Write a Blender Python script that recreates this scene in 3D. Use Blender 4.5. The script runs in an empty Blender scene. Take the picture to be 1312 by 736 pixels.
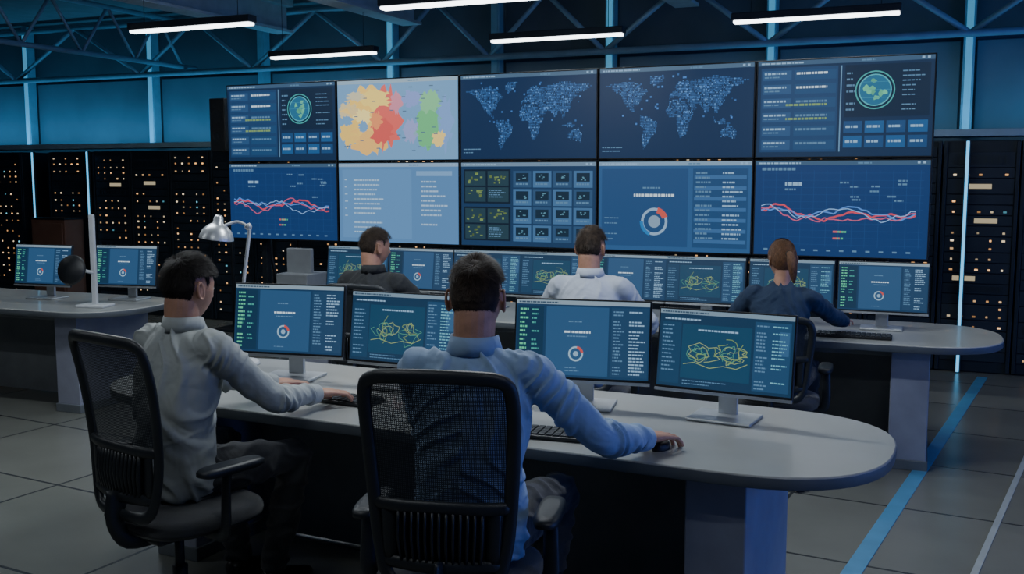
import bpy, bmesh, math, random, time, sys
from mathutils import Vector, Matrix, noise
random.seed(7)
V=Vector
SC=bpy.context.scene
def s2l(c):
    c=c/255.0
    return c/12.92 if c<=0.04045 else ((c+0.055)/1.055)**2.4
def lin(r,g,b): return (s2l(r),s2l(g),s2l(b))

# ---------------- materials ----------------
MATS={}
def mat(name,rgb,rough=0.5,metal=0.0,var=0.12,vscale=6.0,bump=0.0,bscale=80.0,emit=None,estr=0.0,coat=0.0,stretch=None,sheen=0.0,folds=0.0,sss=0.0,spec=None):
    if name in MATS: return MATS[name]
    m=bpy.data.materials.new(name); m.use_nodes=True
    nt=m.node_tree; b=nt.nodes["Principled BSDF"]
    b.inputs["Roughness"].default_value=rough; b.inputs["Metallic"].default_value=metal
    if spec is not None: b.inputs["Specular IOR Level"].default_value=spec
    if coat: b.inputs["Coat Weight"].default_value=coat
    if sheen: b.inputs["Sheen Weight"].default_value=sheen
    if sss:
        b.inputs["Subsurface Weight"].default_value=sss; b.inputs["Subsurface Radius"].default_value=(0.012,0.005,0.003)
    tc=nt.nodes.new("ShaderNodeTexCoord")
    mp=nt.nodes.new("ShaderNodeMapping"); nt.links.new(tc.outputs["Object"],mp.inputs["Vector"])
    if stretch: mp.inputs["Scale"].default_value=stretch
    n=nt.nodes.new("ShaderNodeTexNoise"); n.inputs["Scale"].default_value=vscale; n.inputs["Detail"].default_value=4
    nt.links.new(mp.outputs[0],n.inputs["Vector"])
    r=nt.nodes.new("ShaderNodeValToRGB")
    r.color_ramp.elements[0].position=0.3; r.color_ramp.elements[1].position=0.7
    r.color_ramp.elements[0].color=[max(0,x*(1-var)) for x in rgb]+[1]
    r.color_ramp.elements[1].color=[min(1,x*(1+var)) for x in rgb]+[1]
    nt.links.new(n.outputs["Fac"],r.inputs[0]); nt.links.new(r.outputs[0],b.inputs["Base Color"])
    last=None
    if bump:
        n2=nt.nodes.new("ShaderNodeTexNoise"); n2.inputs["Scale"].default_value=bscale; n2.inputs["Detail"].default_value=3
        nt.links.new(mp.outputs[0],n2.inputs["Vector"])
        bp=nt.nodes.new("ShaderNodeBump"); bp.inputs["Strength"].default_value=bump; bp.inputs["Distance"].default_value=0.01
        nt.links.new(n2.outputs["Fac"],bp.inputs["Height"]); last=bp
    if folds:
        n3=nt.nodes.new("ShaderNodeTexNoise"); n3.inputs["Scale"].default_value=9; n3.inputs["Detail"].default_value=2; n3.inputs["Distortion"].default_value=0.6
        nt.links.new(mp.outputs[0],n3.inputs["Vector"])
        b3=nt.nodes.new("ShaderNodeBump"); b3.inputs["Strength"].default_value=folds; b3.inputs["Distance"].default_value=0.04
        nt.links.new(n3.outputs["Fac"],b3.inputs["Height"])
        if last: nt.links.new(last.outputs[0],b3.inputs["Normal"])
        last=b3
    if last: nt.links.new(last.outputs[0],b.inputs["Normal"])
    if emit:
        b.inputs["Emission Color"].default_value=list(emit)+[1]; b.inputs["Emission Strength"].default_value=estr
    MATS[name]=m; return m
def screen_mat(name,strength):
    m=bpy.data.materials.new(name); m.use_nodes=True; nt=m.node_tree; b=nt.nodes["Principled BSDF"]
    b.inputs["Base Color"].default_value=(0.004,0.005,0.007,1); b.inputs["Roughness"].default_value=0.35
    a=nt.nodes.new("ShaderNodeAttribute"); a.attribute_name="Col"
    nt.links.new(a.outputs["Color"],b.inputs["Emission Color"]); b.inputs["Emission Strength"].default_value=strength
    MATS[name]=m; return m
M_scr=screen_mat("screen_glow",1.25)
M_led=screen_mat("led_glow",3.4)
try: M_led.cycles.emission_sampling='NONE'
except Exception: pass

M_black=mat("black_plastic",(0.012,0.014,0.017),0.42,bump=0.15,bscale=400)
M_chairf=mat("chair_frame_plastic",(0.016,0.020,0.025),0.42,bump=0.1,bscale=300)
M_chairs=mat("chair_seat_fabric",(0.02,0.024,0.03),0.9,bump=0.5,bscale=500,sheen=0.3)
M_silver=mat("silver_metal",(0.55,0.58,0.6),0.35,0.7)
M_white=mat("white_enamel",(0.55,0.58,0.6),0.4)
M_desk=mat("desk_laminate",(0.325,0.335,0.325),0.32,var=0.06,vscale=3,coat=0.15)
M_deskedge=mat("desk_edge_band",(0.13,0.15,0.17),0.45)
M_panel=mat("desk_panel_grey",(0.24,0.26,0.28),0.55)
M_ped=mat("desk_pedestal_paint",(0.26,0.28,0.36),0.5)
M_dark=mat("dark_steel",(0.018,0.024,0.032),0.5,0.3)
M_rack=mat("rack_steel",(0.016,0.026,0.038),0.45,0.3)
M_slot=mat("rack_slot",(0.020,0.032,0.048),0.5,0.3)
M_truss=mat("truss_paint",(0.28,0.42,0.50),0.5,0.1)
M_beam=mat("beam_paint",(0.42,0.47,0.49),0.6)
M_wall=mat("wall_blue_paint",(0.10,0.135,0.16),0.75,var=0.15,vscale=1.5)
M_wpan=mat("wall_panel_paint",(0.15,0.23,0.28),0.6,var=0.2,vscale=1.2)
M_ceil=mat("ceiling_paint",(0.18,0.21,0.23),0.85)
M_fix=mat("fixture_housing",(0.05,0.06,0.07),0.4,0.3)
M_tube=mat("lamp_diffuser",(0.8,0.85,0.9),0.5,emit=(0.9,0.96,1.0),estr=7)
M_cyan=mat("led_strip_cyan",(0.1,0.5,0.7),0.5,emit=(0.10,0.45,0.80),estr=1.8)
M_cyan2=mat("post_cyan_glow",(0.1,0.5,0.7),0.5,emit=(0.08,0.36,0.60),estr=0.65)  # glow that stands in for cyan light falling on the wall posts
M_post=mat("wall_post_lit",(0.26,0.52,0.64),0.5)
M_skin=mat("skin",(0.46,0.25,0.17),0.5,var=0.16,vscale=25,bump=0.15,bscale=250,sss=0.15)
M_lip=mat("lips",(0.34,0.13,0.10),0.45)
M_eye=mat("eye_white",(0.7,0.7,0.68),0.2)
M_iris=mat("iris",(0.03,0.02,0.012),0.15)
M_hair=mat("hair_black",(0.014,0.011,0.010),0.65,var=0.5,vscale=40,spec=0.3)
M_hair2=mat("hair_brown",(0.040,0.026,0.017),0.62,var=0.5,vscale=40,spec=0.35)
M_hair3=mat("hair_auburn",(0.16,0.075,0.035),0.55,var=0.5,vscale=40,bump=0.9,bscale=60,stretch=(6,6,1))
M_sh_blue=mat("shirt_light_blue",(0.27,0.385,0.57),0.85,var=0.03,bump=0.10,bscale=500,sheen=0.1,folds=0.45)
M_sh_white=mat("shirt_offwhite",(0.36,0.39,0.39),0.85,var=0.03,bump=0.10,bscale=500,sheen=0.1,folds=0.45)
M_sh_wh2=mat("shirt_white",(0.48,0.53,0.62),0.85,var=0.05,bump=0.1,bscale=60,folds=0.4)
M_sh_char=mat("shirt_charcoal",(0.03,0.033,0.036),0.9,bump=0.25,bscale=60,folds=0.4)
M_sh_navy=mat("shirt_navy",(0.020,0.040,0.085),0.9,bump=0.25,bscale=60,folds=0.4)
M_trou=mat("trousers_dark",(0.030,0.033,0.038),0.9,bump=0.25,bscale=300,sheen=0.2,folds=0.4)
M_shoe=mat("shoe_leather",(0.015,0.013,0.012),0.35)
M_brown=mat("brown_cabinet_paint",(0.16,0.075,0.05),0.6)
M_key=mat("keycap_plastic",(0.02,0.023,0.027),0.5)
M_tape_b=mat("floor_tape_blue",(0.09,0.29,0.50),0.4)
M_tape_w=mat("floor_tape_grey",(0.34,0.38,0.40),0.5)

def mesh_mat():
    m=bpy.data.materials.new("chair_mesh_fabric"); m.use_nodes=True; nt=m.node_tree; b=nt.nodes["Principled BSDF"]
    b.inputs["Base Color"].default_value=(0.010,0.016,0.024,1); b.inputs["Roughness"].default_value=0.8
    tc=nt.nodes.new("ShaderNodeTexCoord"); sp=nt.nodes.new("ShaderNodeSeparateXYZ"); nt.links.new(tc.outputs["Object"],sp.inputs[0])
    outs=[]
    for ax in ("X","Z"):
        mu=nt.nodes.new("ShaderNodeMath"); mu.operation='MULTIPLY'; mu.inputs[1].default_value=170; nt.links.new(sp.outputs[ax],mu.inputs[0])
        fr=nt.nodes.new("ShaderNodeMath"); fr.operation='FRACT'; nt.links.new(mu.outputs[0],fr.inputs[0])
        lt=nt.nodes.new("ShaderNodeMath"); lt.operation='LESS_THAN'; lt.inputs[1].default_value=0.5; nt.links.new(fr.outputs[0],lt.inputs[0]); outs.append(lt)
    mx=nt.nodes.new("ShaderNodeMath"); mx.operation='MAXIMUM'; nt.links.new(outs[0].outputs[0],mx.inputs[0]); nt.links.new(outs[1].outputs[0],mx.inputs[1])
    mr=nt.nodes.new("ShaderNodeMapRange"); mr.inputs["To Min"].default_value=0.50; mr.inputs["To Max"].default_value=0.97
    nt.links.new(mx.outputs[0],mr.inputs["Value"]); nt.links.new(mr.outputs[0],b.inputs["Alpha"])
    return m
M_mesh=mesh_mat()

def floor_mat():
    m=bpy.data.materials.new("floor_tiles"); m.use_nodes=True; nt=m.node_tree; b=nt.nodes["Principled BSDF"]
    tc=nt.nodes.new("ShaderNodeTexCoord"); mp=nt.nodes.new("ShaderNodeMapping"); nt.links.new(tc.outputs["Object"],mp.inputs[0])
    mp.inputs["Rotation"].default_value=(0,0,math.radians(5))
    br=nt.nodes.new("ShaderNodeTexBrick"); br.offset=0.0; br.inputs["Scale"].default_value=1.0
    br.inputs["Brick Width"].default_value=1.2; br.inputs["Row Height"].default_value=0.9
    br.inputs["Mortar Size"].default_value=0.010; br.inputs["Mortar Smooth"].default_value=0.2
    br.inputs["Color1"].default_value=(0.155,0.163,0.148,1); br.inputs["Color2"].default_value=(0.18,0.188,0.172,1); br.inputs["Mortar"].default_value=(0.04,0.045,0.05,1)
    nt.links.new(mp.outputs[0],br.inputs["Vector"])
    n=nt.nodes.new("ShaderNodeTexNoise"); n.inputs["Scale"].default_value=2.5; n.inputs["Detail"].default_value=6; nt.links.new(mp.outputs[0],n.inputs[0])
    mx=nt.nodes.new("ShaderNodeMix"); mx.data_type='RGBA'; mx.blend_type='MULTIPLY'; mx.inputs[0].default_value=0.5
    nt.links.new(br.outputs["Color"],mx.inputs[6])
    rp=nt.nodes.new("ShaderNodeValToRGB"); rp.color_ramp.elements[0].color=(0.6,0.6,0.6,1); rp.color_ramp.elements[1].color=(1.3,1.3,1.3,1)
    nt.links.new(n.outputs[0],rp.inputs[0]); nt.links.new(rp.outputs[0],mx.inputs[7]); nt.links.new(mx.outputs[2],b.inputs["Base Color"])
    b.inputs["Roughness"].default_value=0.27
    return m
M_floor=floor_mat()

# ---------------- mesh builder ----------------
def catmull(P,k):
    out=[]; n=len(P)
    for i in range(n-1):
        p0=P[max(i-1,0)];p1=P[i];p2=P[i+1];p3=P[min(i+2,n-1)]
        for j in range(k):
            t=j/k
            out.append([0.5*((2*b)+(-a+c)*t+(2*a-5*b+4*c-d)*t*t+(-a+3*b-3*c+d)*t**3) for a,b,c,d in zip(p0,p1,p2,p3)])
    out.append(list(P[-1])); return out
def loft(pts,k=4,seg=16,ref=None,closed=False,cap=0.5):
    P=[list(p) if len(p)==5 else list(p)+[p[3]] for p in pts]
    if closed:
        n=len(P); Q=[]
        for i in range(n):
            p0=P[i-1];p1=P[i];p2=P[(i+1)%n];p3=P[(i+2)%n]
            for j in range(k):
                t=j/k
                Q.append([0.5*((2*b)+(-a+c)*t+(2*a-5*b+4*c-d)*t*t+(-a+3*b-3*c+d)*t**3) for a,b,c,d in zip(p0,p1,p2,p3)])
    else: Q=catmull(P,k) if k>1 else P
    n=len(Q); vs=[];fs=[]; prevB=None
    for i,q in enumerate(Q):
        c=V(q[:3])
        if closed: t=V(Q[(i+1)%n][:3])-V(Q[i-1][:3])
        else: t=V(Q[min(i+1,n-1)][:3])-V(Q[max(i-1,0)][:3])
        if t.length<1e-9: t=V((0,0,1))
        t.normalize()
        if ref is not None: r=V(ref)
        elif prevB is not None: r=prevB
        else: r=V((0,1,0)) if abs(t.y)<0.8 else V((1,0,0))
        B=r-t*r.dot(t)
        if B.length<1e-4: B=(prevB or V((1,0,0)))
        B.normalize(); prevB=B; A=B.cross(t)
        for j in range(seg):
            a=2*math.pi*j/seg
            vs.append(c+A*(q[3]*math.cos(a))+B*(q[4]*math.sin(a)))
    m=n if closed else n-1
    for i in range(m):
        for j in range(seg):
            i2=(i+1)%n; j2=(j+1)%seg
            fs.append((i*seg+j,i*seg+j2,i2*seg+j2,i2*seg+j))
    if not closed:
        for end,(i,o) in enumerate(((0,1),(n-1,n-2))):
            c=V(Q[i][:3]); d=c-V(Q[o][:3])
            d=d.normalized() if d.length>1e-9 else V((0,0,1))
            vs.append(c+d*min(Q[i][3],Q[i][4])*cap); ci=len(vs)-1
            for j in range(seg):
                j2=(j+1)%seg
                fs.append((i*seg+j,ci,i*seg+j2) if end==0 else (i*seg+j2,ci,i*seg+j))
    return vs,fs
_boxc={}
def bevbox(sx,sy,sz,b,seg=2):
    key=(round(sx,4),round(sy,4),round(sz,4),round(b,4),seg)
    if key in _boxc: return _boxc[key]
    bm=bmesh.new(); bmesh.ops.create_cube(bm,size=1.0)
    for v in bm.verts: v.co=V((v.co.x*sx,v.co.y*sy,v.co.z*sz))
    if b>0: bmesh.ops.bevel(bm,geom=bm.edges[:],offset=b,segments=seg,profile=0.5,affect='EDGES')
    bm.verts.index_update()
    r=([v.co.copy() for v in bm.verts],[tuple(v.index for v in f.verts) for f in bm.faces]); bm.free(); _boxc[key]=r; return r
class MB:
    def __init__(s): s.v=[];s.f=[];s.m=[];s.s=[];s.c=[];s.mats=[];s.ix={}
    def mi(s,m):
        k=m.name
        if k not in s.ix: s.ix[k]=len(s.mats); s.mats.append(m)
        return s.ix[k]
    def add(s,vs,fs,m,M=None,smooth=False,col=(1,1,1)):
        o=len(s.v); i=s.mi(m)
        s.v.extend([(M@V(v)) if M is not None else V(v) for v in vs])
        for f in fs: s.f.append(tuple(o+k for k in f)); s.m.append(i); s.s.append(smooth); s.c.append(col)
    def box(s,c,size,m,b=0.003,rz=0,R=None):
        vs,fs=bevbox(size[0],size[1],size[2],b)
        M=Matrix.Translation(V(c))@(R if R is not None else Matrix.Rotation(rz,4,'Z'))
        s.add(vs,fs,m,M)
    def cyl(s,p0,p1,r0,m,r1=None,seg=16):
        r1=r0 if r1 is None else r1
        vs,fs=loft([(*p0,r0),(*p1,r1)],k=1,seg=seg,cap=0.0); s.add(vs,fs,m,None,True)
    def tube(s,pts,m,k=4,seg=12,ref=None,closed=False,cap=0.5,M=None):
        vs,fs=loft(pts,k,seg,ref,closed,cap); s.add(vs,fs,m,M,True)
    def stack(s,layers,m,smooth=True):
        n=len(layers[0]); vs=[V(p) for L in layers for p in L]; fs=[]
        for i in range(len(layers)-1):
            for j in range(n):
                j2=(j+1)%n; fs.append((i*n+j,i*n+j2,(i+1)*n+j2,(i+1)*n+j))
        s.add(vs,fs,m,None,smooth)
        s.add(vs[:n],[tuple(range(n-1,-1,-1))],m); s.add(vs[-n:],[tuple(range(n))],m)
    def lathe(s,prof,m,M=None,seg=24):
        vs=[];fs=[]
        for r,z in prof:
            for j in range(seg):
                a=2*math.pi*j/seg; vs.append((r*math.cos(a),r*math.sin(a),z))
        for i in range(len(prof)-1):
            for j in range(seg):
                j2=(j+1)%seg; fs.append((i*seg+j,i*seg+j2,(i+1)*seg+j2,(i+1)*seg+j))
        s.add(vs,fs,m,M,True)
    def mesh(s,name):
        me=bpy.data.meshes.new(name); me.from_pydata([tuple(v) for v in s.v],[],s.f)
        for m in s.mats: me.materials.append(m)
        me.polygons.foreach_set("material_index",s.m); me.polygons.foreach_set("use_smooth",s.s)
        if any(m.name in ("screen_glow","led_glow") for m in s.mats):
            at=me.color_attributes.new("Col",'FLOAT_COLOR','CORNER'); arr=[]
            for f,c in zip(s.f,s.c):
                for _ in f: arr.extend((c[0],c[1],c[2],1.0))
            at.data.foreach_set("color",arr)
        me.update(); return me
    def obj(s,name,M=None,parent=None): return place(s.mesh(name),name,M,parent)
def place(me,name,M=None,parent=None):
    o=bpy.data.objects.new(name,me); SC.collection.objects.link(o)
    if parent is not None: o.parent=parent
    if M is not None: o.matrix_local=M
    return o
def empty(name,M=None):
    o=bpy.data.objects.new(name,None); o.empty_display_size=0.1; SC.collection.objects.link(o)
    if M is not None: o.matrix_local=M
    return o
def XF(x,y,z=0,deg=0): return Matrix.Translation((x,y,z))@Matrix.Rotation(math.radians(-deg),4,'Z')

# ---------------- people ----------------
def remesh(parts,voxel,smooth=3):
    vs=[];fs=[]
    for v,f in parts:
        o=len(vs); vs+= [tuple(p) for p in v]; fs+=[tuple(o+k for k in q) for q in f]
    me=bpy.data.meshes.new("tmp"); me.from_pydata(vs,[],fs)
    bm=bmesh.new(); bm.from_mesh(me); bmesh.ops.recalc_face_normals(bm,faces=bm.faces); bm.to_mesh(me); bm.free()
    o=bpy.data.objects.new("tmp",me); SC.collection.objects.link(o)
    md=o.modifiers.new("r",'REMESH'); md.mode='VOXEL'; md.voxel_size=voxel; md.use_smooth_shade=True
    if smooth:
        sm=o.modifiers.new("s",'SMOOTH'); sm.factor=0.5; sm.iterations=smooth
    dg=bpy.context.evaluated_depsgraph_get()
    out=bpy.data.meshes.new_from_object(o.evaluated_get(dg))
    bpy.data.objects.remove(o); bpy.data.meshes.remove(me)
    out.polygons.foreach_set("use_smooth",[True]*len(out.polygons))
    return out
def displace(me,fn):
    n=len(me.vertices); co=[0.0]*(3*n); no=[0.0]*(3*n)
    me.vertices.foreach_get("co",co); me.vertices.foreach_get("normal",no)
    for i in range(n):
        p=V(co[3*i:3*i+3]); d=fn(p)
        co[3*i]+=no[3*i]*d; co[3*i+1]+=no[3*i+1]*d; co[3*i+2]+=no[3*i+2]*d
    me.vertices.foreach_set("co",co); me.update()
def ico(sub):
    bm=bmesh.new(); bmesh.ops.create_icosphere(bm,subdivisions=sub,radius=1.0)
    bm.verts.index_update(); r=([v.co.copy() for v in bm.verts],[tuple(v.index for v in f.verts) for f in bm.faces]); bm.free(); return r
ICO5=ico(5); ICO3=ico(3)
def sst(t): t=max(0,min(1,t)); return t*t*(3-2*t)
g=lambda a,w: math.exp(-(a/w)**2)
def skull(d):
    x,y,z=d; p=V((x*0.076,y*0.098,z*0.118))
    if z<0:
        t=-z
        p.x*=1-0.26*t**1.4
        if y<0: p.y*=1-0.34*t**1.2
        else: p.y*=1-0.06*t
    else:
        if y<0: p.y*=1.03
    return p
def head_parts():
    vs=[]
    for d in ICO5[0]:
        p=skull(d)
        if d.y>0:
            k=sst(d.y*2)
            if d.y>0.6: p.y-=0.004*sst((d.y-0.6)*2)
            for s in (-1,1): p.y-=k*0.011*g(p.x-s*0.031,0.014)*g(p.z-0.004,0.012)
            p.y+=k*0.004*g(p.z-0.026,0.009)*g(p.x,0.05)
            p.y+=k*0.006*g(p.z+0.058,0.010)*g(p.x,0.024)-k*0.004*g(p.z+0.062,0.003)*g(p.x,0.022)
            p.y+=k*0.008*g(p.z+0.100,0.014)*g(p.x,0.022)
            nz=sst((0.016-p.z)/0.045)*sst((p.z+0.044)/0.010)
            p.y+=k*0.022*nz*g(p.x,0.0075+0.005*sst((-p.z)/0.03))
        vs.append(p)
    parts=[(vs,ICO5[1])]
    for s in (-1,1):
        pts=[]
        for i in range(12):
            a=2*math.pi*i/12; yy=0.016*math.cos(a)-0.006; zz=0.031*math.sin(a)
            pts.append((s*(0.079+0.009*(0.5-0.5*math.cos(a))),yy-0.008-0.18*zz,zz-0.004,0.0048))
        parts.append(loft(pts,2,8,closed=True))
        e=[V((s*0.076+v.x*0.007,-0.012+v.y*0.013,-0.006+v.z*0.026)) for v in ICO3[0]]; parts.append((e,ICO3[1]))
    return parts
HEADP=head_parts()
THR_M=[(-1,-0.075),(-0.6,-0.066),(-0.42,-0.045),(-0.34,0.018),(-0.26,0.040),(0.12,0.040),(0.18,0.004),(0.3,0.006),(0.36,0.045),(0.7,0.068),(1,0.074)]
THR_F=[(-1,-0.075),(-0.5,-0.06),(-0.1,-0.01),(0.2,0.0),(0.45,0.05),(0.7,0.07),(1,0.078)]
def interp(T,x):
    for (a,b),(c,d) in zip(T[:-1],T[1:]):
        if x<=c: return b+(d-b)*max(0,(x-a))/(c-a)
    return T[-1][1]
def hair_fn(p,style):
    T=THR_F if style=='f' else THR_M
    th=interp(T,p.y/0.098)+0.004*noise.noise(V((p.x*60,p.y*60,1)))
    dz=p.z-th
    if style=='f': t=0.011+0.006*sst(p.z/0.1)
    elif style=='fade': t=0.0012+0.014*sst((p.z+0.01)/0.10)
    else: t=0.0018+0.015*sst((p.z+0.04)/0.11)
    if p.y>-0.045 and style!='f' and p.z<0.055: t=min(t,0.002)
    return dz,t
def hair_mesh(M,style,seed,nstr):
    rnd=random.Random(seed); vs=[]
    for d in ICO5[0]:
        p=skull(d); dz,t=hair_fn(p,style)
        k=sst((dz-0.008)/0.016) if style!='f' else sst(dz/0.012+0.4)
        nn=noise.noise(V((p.x*30+seed,p.y*30,p.z*30)))*0.2
        vs.append(M@(p+d*(k*t*0.85*(1+nn)-(1-k)*0.004)))
    fs=list(ICO5[1])
    whorl=V((0.012,-0.55,0.83)).normalized(); n=0; tries=0
    while n<nstr and tries<nstr*6:
        tries+=1
        z=rnd.uniform(-0.8,1); a=rnd.uniform(0,6.2832); rr=math.sqrt(max(0,1-z*z)); d=V((rr*math.cos(a),rr*math.sin(a),z))
        p=skull(d); dz,t=hair_fn(p,style)
        side_ear=(p.y>-0.05 and p.z<0.06)
        if sst((dz+(0.002 if side_ear else 0.012))/0.03)<0.05+rnd.random()*0.9: continue
        n+=1
        fl=(d-whorl*d.dot(whorl)); 
        if fl.length<1e-3: continue
        fl=d*(-d.dot(fl.normalized()))+fl.normalized(); fl.normalize()
        if style=='f':
            fl=(V((0,-0.98,0.3))-d); fl=fl-d*fl.dot(d); fl.normalize()
        sw=noise.noise(V((p.x*25,p.y*25,p.z*25+seed)))*1.0+rnd.uniform(-0.4,0.4)
        fl=Matrix.Rotation(sw,3,d)@fl; fl=V((fl.x,fl.y*1.2,fl.z*1.3)).normalized()
        L=((0.003 if side_ear else 0.005)+1.4*t)*rnd.uniform(0.6,1.35); lift=rnd.uniform(0.15,0.7)*(0.25 if style=='f' else 1.0)
        w=0.00085; side=d.cross(fl).normalized(); 
        b=p+d*(t*0.7-0.0005); m=b+fl*L*0.55+d*(L*lift*0.5); e=b+fl*L+d*(L*lift*0.6)
        o=len(vs); vs+=[M@(b-side*w),M@(b+side*w),M@(m+side*w*0.8),M@(m-side*w*0.8),M@e]
        fs+=[(o,o+1,o+2,o+3),(o+3,o+2,o+4)]
    me=bpy.data.meshes.new("hair"); me.from_pydata([tuple(v) for v in vs],[],fs)
    me.polygons.foreach_set("use_smooth",[True]*len(me.polygons))
    return me
def hand_parts(side):
    P=[]
    P.append(loft([(0,-0.06,0.0,0.026,0.021),(0,-0.03,0.0,0.0255,0.019),(0,0.0,0.0,0.028,0.018),(0,0.035,0.004,0.036,0.0165),(0,0.07,0.004,0.040,0.0135),(0,0.088,0.0,0.038,0.010)],3,16,ref=(0,0,1)))
    bases=[(-0.031,0.084,0.040,0.0083,10),(-0.0105,0.090,0.045,0.0086,4),(0.0105,0.086,0.041,0.0082,-4),(0.030,0.077,0.032,0.0072,-13)]
    for x,y,L,r,spread in bases:
        a=math.radians(spread); dx,dy=-math.sin(a),math.cos(a); pos=V((x*side,y-0.02,0.003)); pts=[(*pos,r*1.05)]
        pos=V((x*side,y,0.003)); pts.append((*pos,r*1.10))
        for seg,(b,l) in enumerate(((-8,1.0),(-38,0.62),(-58,0.45))):
            bb=math.radians(b); step=V((dx*side*math.cos(bb),dy*math.cos(bb),math.sin(bb)))*L*l
            mid=pos+step*0.5; pts.append((*mid,r*(0.92-0.07*seg))); pos=pos+step; pts.append((*pos,r*(1.0-0.10*seg)))
        P.append(loft(pts,3,10))
    s=-side
    P.append(loft([(s*0.014,0.012,-0.004,0.015),(s*0.036,0.036,-0.010,0.0135),(s*0.050,0.060,-0.016,0.0108),(s*0.055,0.080,-0.021,0.0100),(s*0.053,0.100,-0.026,0.0078)],4,10))
    return P
HANDM={}
for sd in (1,-1):
    HANDM[sd]=remesh(hand_parts(sd),0.0024,1)
def ik(S,Wt,a,b,hint):
    D=Wt-S; d=D.length
    if d>(a+b)*0.985: Wt=S+D.normalized()*(a+b)*0.985; D=Wt-S; d=D.length
    u=D.normalized(); x=(a*a-b*b+d*d)/(2*d); h=math.sqrt(max(0,a*a-x*x))
    hv=V(hint)-u*V(hint).dot(u); hv.normalize()
    return S+u*x+hv*h,Wt
def segdist(p,a,b):
    ab=b-a; t=(p-a).dot(ab)/ab.length_squared; tc=max(0,min(1,t)); return (p-(a+ab*tc)).length,t*ab.length
def person(name,hip,yaw,seat,s,shirt,hairm,skin,style,handR,handL,head_yaw=0,head_pitch=5,lean=0.03,hintR=(0.6,-0.4,-1),hintL=(-0.6,-0.4,-1),hdirR=None,kneex=0.16,kneey=0.43,anky=0.40,seed=1,collar=True,female=False,ankx=0.13,near=False,hz=0.760):
    y=math.radians(yaw); F=V((math.sin(y),math.cos(y),0)); R=V((math.cos(y),-math.sin(y),0)); O=V((hip[0],hip[1],0))
    root=empty(name,Matrix.Translation(O))
    def W(x,yy,z): return R*x*s+F*yy*s+V((0,0,seat+z*s))
    sw=0.92 if female else 1.0
    ly=lambda z: lean*(z/0.6)**1.3+0.018*math.sin(z/0.6*math.pi)*-1
    tor=[(0.015,0.165,0.135),(0.10,0.168,0.130),(0.22,0.158,0.120),(0.34,0.166,0.124),(0.44,0.180,0.126),(0.52,0.176,0.114),(0.57,0.150,0.094),(0.605,0.095,0.074),(0.635,0.062,0.060)]
    pts=[(*W(0,ly(z),z),a*s*sw,b*s*sw) for z,a,b in tor]
    parts=[loft(pts,5,32,ref=F)]
    arms={}
    for sd,tgt,hint in ((1,handR,hintR),(-1,handL,hintL)):
        S=W(sd*0.178*sw,ly(0.55),0.545); T=V(tgt)-O
        hh=R*hint[0]+F*hint[1]+V((0,0,hint[2]))
        E,T=ik(S,T,0.30*s,0.265*s,hh); arms[sd]=(S,E,T)
        k=s*sw
        st=W(sd*0.07*sw,ly(0.56),0.562)
        d1=(E-S); d2=(T-E)
        parts.append(loft([(*st,0.050*k),(*(st.lerp(S,0.6)),0.060*k),(*S,0.066*k),(*(S+d1*0.3),0.064*k),(*(S+d1*0.7),0.058*k),(*E,0.054*k),(*(E+d2*0.3),0.053*k),(*(E+d2*0.65),0.047*k),(*(E+d2*0.90),0.038*k)],4,20))
    me=remesh(parts,0.0055 if near else 0.011,3)
    ridge=lambda n,w: sst(1-abs(n)/w)
    amp=1.9 if near else 1.4
    def fold(p):
        best=9;tt=0;jj=0
        for sd in (-1,1):
            S,E,T=arms[sd]
            d,t=segdist(p,S,E)
            if d<best: best=d;tt=t;jj=sd
            d,t=segdist(p,E,T)
            if d<best: best=d;tt=t+0.3*s;jj=sd
        q=p+V((seed*3.1,seed,0))
        wv=noise.noise_vector(q*5)*0.35
        S,E,T=arms[jj]; el=g((p-E).length,0.11); wr=g((p-T).length,0.09)
        fa=ridge(noise.noise(V((tt*21+wv.x*3+p.z*8,p.z*6+seed,p.x*4))),0.26)*(0.0045+0.0045*el+0.003*wr)
        loc=(p).dot(R)
        a=loc*13+p.z*8*(1 if loc>0 else -1)
        ft=ridge(noise.noise(V((a+wv.x*4,p.z*3.0+seed*2+wv.y,p.dot(F)*5))),0.26)*0.0075+ridge(noise.noise(V((loc*5,p.z*20+wv.z*5,3+seed))),0.26)*0.004*sst((seat+0.30*s-p.z)/0.12)
        w=sst((0.095*s-best)/0.03)*sst((abs(loc)-0.13*s)/0.04)
        return amp*(fa*w+ft*(1-w)-0.0025)+0.007*noise.noise(q*5)
    displace(me,fold)
    me.materials.append(shirt); place(me,"shirt",None,root)
    parts=[]
    pel=[(*W(0,0.0,0.01),0.15*s,0.12*s),(*W(0,0.0,0.08),0.156*s,0.120*s),(*W(0,0,0.14),0.14*s,0.10*s)]
    parts.append(loft(pel,3,24,ref=F))
    for sd in (-1,1):
        hp=W(sd*0.085,0.0,0.085); kn=W(sd*kneex,kneey,0.075); an=R*sd*ankx*s+F*anky*s+V((0,0,0.10)); 
        parts.append(loft([(*hp,0.095*s,0.085*s),(*hp.lerp(kn,0.35),0.088*s,0.08*s),(*hp.lerp(kn,0.75),0.072*s,0.068*s),(*kn,0.060*s,0.062*s),(*kn.lerp(an,0.12),0.061*s),(*kn.lerp(an,0.4),0.062*s),(*kn.lerp(an,0.8),0.052*s),(*kn.lerp(an,1.0),0.050*s)],4,20))
        sh=loft([(*(an-F*0.045+V((0,0,-0.045))),0.032,0.038),(*(an+V((0,0,-0.04))),0.040,0.050),(*(an+F*0.09+V((0,0,-0.060))),0.046,0.036),(*(an+F*0.155+V((0,0,-0.070))),0.044,0.027),(*(an+F*0.20+V((0,0,-0.077))),0.028,0.018)],4,16,ref=(0,0,1))
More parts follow.
